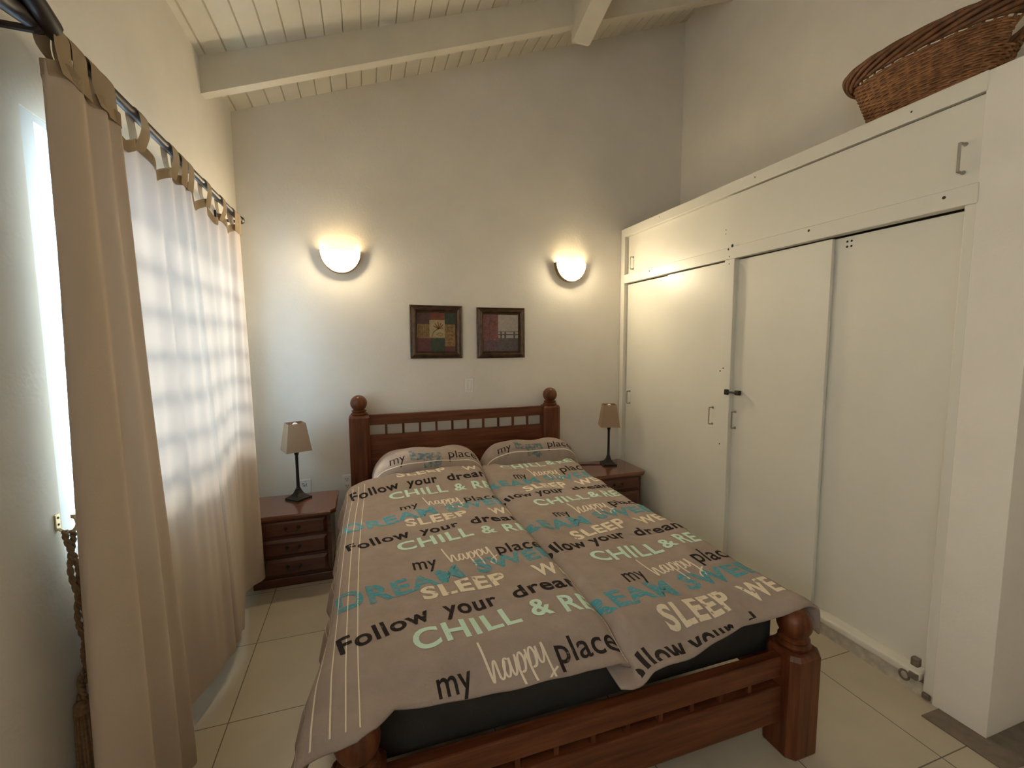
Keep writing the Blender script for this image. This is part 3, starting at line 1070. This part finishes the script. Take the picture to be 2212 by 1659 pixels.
def picture(x0, x1, z0, z1, tilt, lab, art, mats):
    cx, cz = (x0 + x1) / 2, (z0 + z1) / 2
    t = thing('picture', lab, 'picture', (cx, YB, cz), 0, 'small framed prints over the headboard')
    t.rotation_euler = (0, tilt, 0)
    hw, hh = (x1 - x0) / 2, (z1 - z0) / 2
    bm = BM()
    prof = [(0, -.002), (0, -.016), (.006, -.020), (.012, -.018), (.018, -.024), (.032, -.030), (.042, -.024), (.046, -.014), (.052, -.014), (.056, -.007)]
    rows = []
    for ins, y in prof:
        rows.append([bm.verts.new((sx * (hw - ins), y, sz * (hh - ins))) for sx, sz in ((-1, -1), (1, -1), (1, 1), (-1, 1))])
    for a, b in zip(rows, rows[1:]):
        for k in range(4):
            bm.faces.new((a[k], a[(k + 1) % 4], b[(k + 1) % 4], b[k]))
    bm.faces.new(rows[-1]); bm.faces.new(rows[0][::-1])
    obj('frame', bm, M_bronze, t)
    bm = BM()
    aw, ah = hw - .054, hh - .054
    def quad(u0, u1, v0, v1, mi, lift=0):
        vs_ = [bm.verts.new((-aw + 2 * aw * u, -.009 - lift, -ah + 2 * ah * v)) for u, v in ((u0, v0), (u1, v0), (u1, v1), (u0, v1))]
        bm.faces.new(vs_).material_index = mi
    def stroke(pts, w, mi, lift=.0012):
        v, f = ribbon(pts, w)
        vv = [bm.verts.new((-aw + 2 * aw * p[0], -.009 - lift, -ah + 2 * ah * p[1])) for p in v]
        for q in f:
            bm.faces.new([vv[i] for i in q]).material_index = mi
    art(quad, stroke)
    obj('print', bm, mats, t)

def art1(q, s):
    q(0, .35, .70, 1, 0); q(.35, .72, .70, 1, 1); q(.72, 1, .70, 1, 2)
    q(0, .35, .34, .70, 3); q(.72, 1, .13, .70, 3); q(.35, .72, .34, .70, 3)
    q(0, .35, 0, .34, 5); q(.35, .72, 0, .34, 2); q(.72, 1, 0, .13, 5)
    q(.32, .72, .36, .81, 4, .0006)
    s([(.38, .38), (.43, .50), (.55, .58), (.68, .61)], .018, 6)
    for p in ((.42, .66), (.46, .72), (.54, .76), (.62, .74), (.68, .70)):
        s([(.55, .58), ((.55 + p[0]) / 2 + .01, (.58 + p[1]) / 2), p], .022, 1)
    for a in range(5):
        s([(.78 + .05 * (a % 2), .20 + a * .10), (.86, .24 + a * .1), (.93, .20 + a * .1)], .018, 6)
    for a in range(6):
        s([(.04 + a * .05, .38), (.05 + a * .05, .5), (.04 + a * .05, .66)], .014, 6)
    s([(.50, .42), (.58, .48), (.66, .44), (.62, .40), (.54, .42)], .012, 6)
def art2(q, s):
    q(0, .42, .30, 1, 0); q(0, .42, 0, .30, 4); q(.42, 1, .36, 1, 1); q(.42, 1, 0, .36, 2)
    s([(.18, .98), (.20, .85), (.16, .7), (.19, .5), (.17, .3), (.21, .1)], .03, 4)
    s([(.42, .535), (1, .535)], .012, 3); s([(.42, .455), (1, .455)], .024, 3)
    for x in (.50, .62, .88):
        s([(x, .30), (x, .40), (x, .53)], .05, 2)
picture(.333, .737, 1.370, 1.776, .008, 'bronze-framed patchwork print with a flower, left of the pair above the bed', art1, A_)
picture(.855, 1.258, 1.365, 1.768, 0, 'bronze-framed print of a railing beside a rose stripe, right of the pair above the bed', art2, B_)

# ------------------------------------------------------------------ switch, sockets
def plate(name, x0, x1, z0, z1, lab, cat, detail):
    t = thing(name, lab, cat, ((x0 + x1) / 2, YB, (z0 + z1) / 2))
    hw, hh = (x1 - x0) / 2, (z1 - z0) / 2
    bm = BM(); box(bm, -hw, hw, -.0072, -.0005, -hh, hh, .004, 2); obj('plate', bm, M_white, t)
    detail(t, hw, hh)
    return t
def d_switch(t, hw, hh):
    bm = BM(); prism(bm, [(-.006, -.034), (-.011, -.034), (-.007, .034), (-.006, .034)], 'x', -.010, .018)
    box(bm, -.012, .020, -.0085, -.006, -.036, .036)
    obj('rocker', bm, M_white, t)
    bm = BM(); box(bm, -.0135, .0225, -.0074, -.006, -.0375, .0375); obj('rocker_surround', bm, M_concrete, t)
plate('light_switch', .752, .826, 1.092, 1.210, 'white rocker light switch below the two pictures', 'switch', d_switch)
def d_tel(t, hw, hh):
    bm = BM()
    for st in ([(-.024, .030), (-.006, .031)], [(-.015, .030), (-.015, .006)], [(-.008, .014), (.002, .016), (-.001, .021), (-.007, .018), (-.007, .009), (.002, .006)], [(.008, .030), (.009, .012), (.013, .008)]):
        v, f = ribbon(st, .0028)
        vv = [bm.verts.new((p[0], -.0076, p[1])) for p in v]
        for q in f:
            bm.faces.new([vv[i] for i in q])
    obj('lettering', bm, M_ink, t)
    bm = BM(); tube(bm, [(0, -.0065, .046), (0, -.0085, .046)], .003, 8); obj('screw', bm, M_steel, t)
plate('telephone_socket', -.478, -.402, .388, .506, 'white telephone wall plate with pen lettering, behind a lamp', 'socket', d_tel)
def d_out(t, hw, hh):
    for zc in (.026, -.026):
        bm = BM()
        box(bm, -.017, .017, -.0085, -.006, zc - .016, zc + .016, .004)
        o = obj('outlet', bm, M_white, t)
        bm = BM()
        for xx in (-.007, .007):
            box(bm, xx - .0015, xx + .0015, -.0092, -.0080, zc, zc + .009)
        tube(bm, [(0, -.0080, zc - .008), (0, -.0092, zc - .008)], .003, 8)
        obj('slots', bm, M_hole, o)
plate('power_socket', -.192, -.118, .392, .512, 'cream double power socket beside the bed post', 'socket', d_out)

# ------------------------------------------------------------------ curtains, rod
RX, RZ = -.662, 2.212
rod = thing('curtain_rod', 'dark wooden curtain rod with a twisted end over the window', 'curtain rod', (RX, 2.2, RZ))
def rpart(name, bm, m, **k):
    o = obj(name, bm, m, rod, **k)
    o.matrix_parent_inverse = Matrix.Translation((-RX, -2.2, -RZ))
    return o
bm = BM(); tube(bm, [(RX, 1.33, RZ), (RX, 3.03, RZ)], .0145, 14); rpart('pole', bm, M_rod, smooth=True)
bm = BM(); tube(bm, [(RX, 3.02, RZ), (RX, 3.03, RZ), (RX, 3.05, RZ), (RX, 3.068, RZ), (RX, 3.078, RZ)], [.016, .021, .023, .018, .004], 14); rpart('end_cap', bm, M_rod, smooth=True)
for ph in (0, PI):
    bm = BM()
    pts = []
    for k in range(40):
        t = k / 39
        rad = .013 + .019 * math.sin(PI * min(1, t * 1.15))
        a = ph + t * 2.6
        pts.append((RX + rad * math.cos(a) * .8, 1.36 - t * .42, RZ + rad * math.sin(a) + .012 * t))
    tube(bm, pts, [.021] * 40, 10)
    rpart('twisted_finial', bm, M_rod, smooth=True)
for yy in (1.34, 2.99):
    bm = BM()
    box(bm, XL + .0005, XL + .012, yy - .02, yy + .02, RZ - .05, RZ + .03, .003)
    tube(bm, [(XL + .008, yy, RZ - .02), (RX - .01, yy, RZ - .022), (RX + .002, yy, RZ - .017)], .008, 8)
    rpart('bracket', bm, M_rod)

def curtain(name, top_path, bot_path, tabs, z0, lab, hem_fn, nseg=None):
    """cloth sheet lofted between a plan path at the heading and one at the hem."""
    t = thing(name, lab, 'curtain', (top_path[0][0], top_path[0][1], 0), 0, 'tab-top curtains at the window')
    inv = Matrix.Translation((-top_path[0][0], -top_path[0][1], 0))
    n = 10
    T = spline([Vector((p[0], p[1], 0)) for p in top_path], n)
    Bt = spline([Vector((p[0], p[1], 0)) for p in bot_path], n)
    nz = 40
    bm = BM()
    G = []
    def ztop(y):
        d = min(abs(y - q) for q in tabs)
        return 2.145 - .048 * min(1, (d / .11)) ** 1.4
    for a, b in zip(T, Bt):
        col = []
        for k in range(nz + 1):
            s = k / nz
            p = a.lerp(b, sm(s) * .35 + s * .65)
            zt = ztop(p.y) if k == 0 else None
            z = ztop(a.y) * (1 - s) + hem_fn(b.y) * s
            wob = .004 * math.sin(a.y * 60 + s * 5) * math.sin(PI * s)
            col.append(bm.verts.new((p.x + wob, p.y, z)))
        G.append(col)
    for c0, c1 in zip(G, G[1:]):
        for k in range(nz):
            bm.faces.new((c0[k], c0[k + 1], c1[k + 1], c1[k]))
    o = obj('panel', bm, M_curtain, t, smooth='all')
    o.matrix_parent_inverse = inv
    # heading band
    bm = BM()
    for off in (-.0025, .0025):
        prev = None
        for a in T:
            z1 = ztop(a.y)
            row = (bm.verts.new((a.x + off, a.y, z1 + .002)), bm.verts.new((a.x + off, a.y, z1 - .034)))
            if prev:
                bm.faces.new((prev[0], row[0], row[1], prev[1]))
            prev = row
    o = obj('heading', bm, M_tab, t, smooth='all')
    o.matrix_parent_inverse = inv
    for y in tabs:
        # cloth position nearest this tab
        a = min(T, key=lambda p: abs(p.y - y) + (.2 if p.x < RX - .012 else 0))
        bm = BM()
        w = .031
        prof = [(a.x + .004, 2.110), (RX + .018, 2.165), (RX + .0185, RZ - .005), (RX + .012, RZ + .013), (RX, RZ + .018), (RX - .012, RZ + .013), (RX - .0185, RZ - .005), (RX - .016, 2.165), (a.x - .004, 2.110)]
        P_ = spline([Vector((p[0], 0, p[1])) for p in prof], 4)
        prev = None
        lean = random.uniform(-.012, .012)
        for p in P_:
            s = (p.z - 2.11) * lean / .1
            row = (bm.verts.new((p.x, y - w + s, p.z)), bm.verts.new((p.x + .0015, y + s, p.z)), bm.verts.new((p.x, y + w + s, p.z)))
            if prev:
                bm.faces.new((prev[0], prev[1], row[1], row[0]))
                bm.faces.new((prev[1], prev[2], row[2], row[1]))
            prev = row
        o = obj('tab', bm, M_tab, t, smooth='all')
        o.matrix_parent_inverse = inv
    return t

topA = [(-.705, 1.68), (-.715, 1.58), (-.715, 1.49), (-.702, 1.420), (-.672, 1.352), (-.650, 1.358), (-.634, 1.42), (-.650, 1.475), (-.634, 1.53), (-.648, 1.575), (-.636, 1.608), (-.646, 1.622), (-.664, 1.622),
        (-.670, 1.66), (-.655, 1.73), (-.672, 1.80), (-.654, 1.87), (-.672, 1.94), (-.656, 2.01), (-.668, 2.07), (-.654, 2.11), (-.654, 2.15), (-.664, 2.168)]
botA = [(-.715, 1.76), (-.725, 1.60), (-.725, 1.46), (-.705, 1.365), (-.665, 1.275), (-.628, 1.295), (-.598, 1.40), (-.630, 1.48), (-.596, 1.56), (-.626, 1.64), (-.604, 1.700), (-.624, 1.722), (-.668, 1.722),
        (-.690, 1.78), (-.690, 1.88), (-.672, 1.95), (-.650, 2.01), (-.632, 2.07), (-.626, 2.12), (-.622, 2.16), (-.606, 2.20), (-.606, 2.23), (-.622, 2.25)]
def hemA(y):
    return .035 + .060 * sm((y - 1.70) / .12)
curtain('curtain', topA, botA, [1.385, 1.455, 1.530, 1.592, 1.80, 2.045, 2.125], 0, 'cream tab-top curtain panel nearer the viewer, bunched at its near edge', hemA)
topB = [(-.668, 2.176), (-.652, 2.20), (-.660, 2.245), (-.672, 2.32), (-.656, 2.40), (-.672, 2.48), (-.656, 2.56), (-.672, 2.64), (-.656, 2.72), (-.670, 2.80), (-.652, 2.86), (-.648, 2.93), (-.655, 2.975), (-.672, 2.975), (-.685, 2.93)]
botB = [(-.640, 2.255), (-.606, 2.29), (-.612, 2.34), (-.622, 2.42), (-.634, 2.50), (-.650, 2.58), (-.664, 2.66), (-.672, 2.70), (-.676, 2.74), (-.650, 2.78), (-.612, 2.81), (-.600, 2.84), (-.612, 2.860), (-.645, 2.860), (-.68, 2.83)]
def hemB(y):
    return .095 - .050 * math.exp(-((y - 2.47) / .07) ** 2) + .02 * sm((y - 2.73) / .1)
curtain('curtain', topB, botB, [2.195, 2.42, 2.665, 2.875, 2.945], 0, 'cream tab-top curtain panel at the far end, next to the back wall', hemB)

# ------------------------------------------------------------------ hook and tieback
hk = thing('wall_hook', 'small brass tieback hook on the wall left of the curtains', 'hook', (XL, 1.435, 1.02))
bm = BM()
box(bm, 0, .004, -.010, .010, -.012, .032, .002)
for z in (.022, .004):
    tube(bm, [(.004, 0, z), (.0052, 0, z)], .003, 8, mi=1)
obj('plate', bm, [M_brassl, M_hole], hk)
bm = BM()
tube(bm, spline([(.004, 0, -.008), (.018, -.002, -.018), (.034, -.003, -.016), (.043, -.003, .000), (.042, -.003, .014), (.038, -.003, .022)], 6), [.004] * 31, 8)
tube(bm, [(.038, -.003, .020), (.038, -.003, .029)], .0062, 8)
obj('hook_arm', bm, M_brassl, hk, smooth=True)
tb = thing('tieback', 'brown twisted rope tieback hanging from the brass hook', 'tieback', (-.752, 1.44, 1.0))
def strand(pts, r, amp, turns, ph):
    C_ = spline([Vector(p) for p in pts], 14)
    out = []
    for i, p in enumerate(C_):
        a = ph + turns * 2 * PI * i / (len(C_) - 1)
        out.append(p + Vector((math.cos(a) * amp, math.sin(a) * amp, 0)))
    return out
cord = [(.002, -.008, .006), (.003, -.006, -.06), (.003, .000, -.15), (.003, .008, -.26), (.002, .018, -.34), (.002, .012, -.39), (.002, -.014, -.42), (.004, -.026, -.47)]
bm = BM()
for ph in (0, PI):
    base = strand(cord, .0, .0075, 2.6, ph)
    # each strand is itself two twisted yarns
    for ph2 in (0, PI):
        pts = [p + Vector((math.cos(ph2 + i * .9) * .0034, math.sin(ph2 + i * .9) * .0034, 0)) for i, p in enumerate(base)]
        tube(bm, pts, .0045, 6)
obj('rope', bm, M_rope, tb, smooth='all')
bm = BM()
lathe(bm, [(.012, -.50), (.019, -.485), (.018, -.465), (.010, -.455)], 14, (.004, -.028, 0))
for k in range(34):
    a = k * 2.399
    r = .016 * math.sqrt((k + .5) / 34)
    tube(bm, [(.004 + r * math.cos(a), -.028 + r * math.sin(a), -.48), (.004 + 1.2 * r * math.cos(a), -.027 + 1.2 * r * math.sin(a), -.62), (.004 + 1.35 * r * math.cos(a + .1), -.026 + 1.5 * r * math.sin(a + .1), -.83)], .0035, 5)
obj('tassel', bm, M_rope, tb, smooth='all')

# ------------------------------------------------------------------ wicker basket on the wardrobe
bk = thing('basket', 'oval brown wicker basket on top of the wardrobe', 'basket', (2.45, 1.408, 2.456))
H0 = .300
def bsh(t):
    """semi-axes (x, y) at relative height t"""
    k = max(t, 0) ** 1.15
    return .140 + .085 * k, .205 + .120 * k
NS = 44
def bpt(t, ang, out=0.0):
    ax, ay = bsh(t)
    lift = .028 * (math.sin(ang) ** 2) * sm(t)        # rim sweeps up a little at the ends
    return Vector(((ax + out) * math.cos(ang), (ay + out) * math.sin(ang), .006 + (H0 - .006) * t + lift))
bm = BM()
rows_n = 31
tmax = .785
for r in range(rows_n):
    t = tmax * r / (rows_n - 1)
    n = NS * 4
    full = [2 * PI * k / n for k in range(n)]
    hole = .17                                          # hand holes at both ends
    runs = [full]
    if t >= .56:
        runs = [[-PI / 2 + hole + (PI - 2 * hole) * k / 80 for k in range(81)], [PI / 2 + hole + (PI - 2 * hole) * k / 80 for k in range(81)]]
    for run in runs:
        pts = [bpt(t + .003 * math.sin(7 * a + r), a, .0038 * math.cos(NS / 2 * a + PI * r)) for a in run]
        tube(bm, pts, .0060, 5, closed=t < .56)
obj('woven_body', bm, M_wick, bk, smooth='all')
bm = BM()
for s in range(NS):
    a = 2 * PI * (s + .5) / NS
    if min(abs(a - PI / 2), abs(a - 3 * PI / 2)) < .20:
        tube(bm, [bpt(.55 * i / 6, a) for i in range(7)], .0045, 6)
        continue
    tube(bm, [bpt(.93 * i / 7, a + (.16 * sm((i - 4.8) / 2))) for i in range(8)], .0050, 6)
obj('stakes', bm, M_wick, bk, smooth='all')
bm = BM()
n = 150
for ph in range(7):
    pts = []
    for k in range(n):
        a = 2 * PI * k / n
        ww = 3 * a + ph * 2 * PI / 7
        pts.append(bpt(.915 + .085 * math.sin(ww), a, .014 + .013 * math.cos(ww)))
    tube(bm, pts, .0105, 6, closed=True)
obj('braided_rim', bm, M_wick2, bk, smooth='all')
bm = BM()
ax, ay = bsh(0)
lathe(bm, [(1, 0), (1, .008)], 40)
for v in bm.verts:
    v.co.x *= ax; v.co.y *= ay
obj('bottom', bm, M_wick, bk)
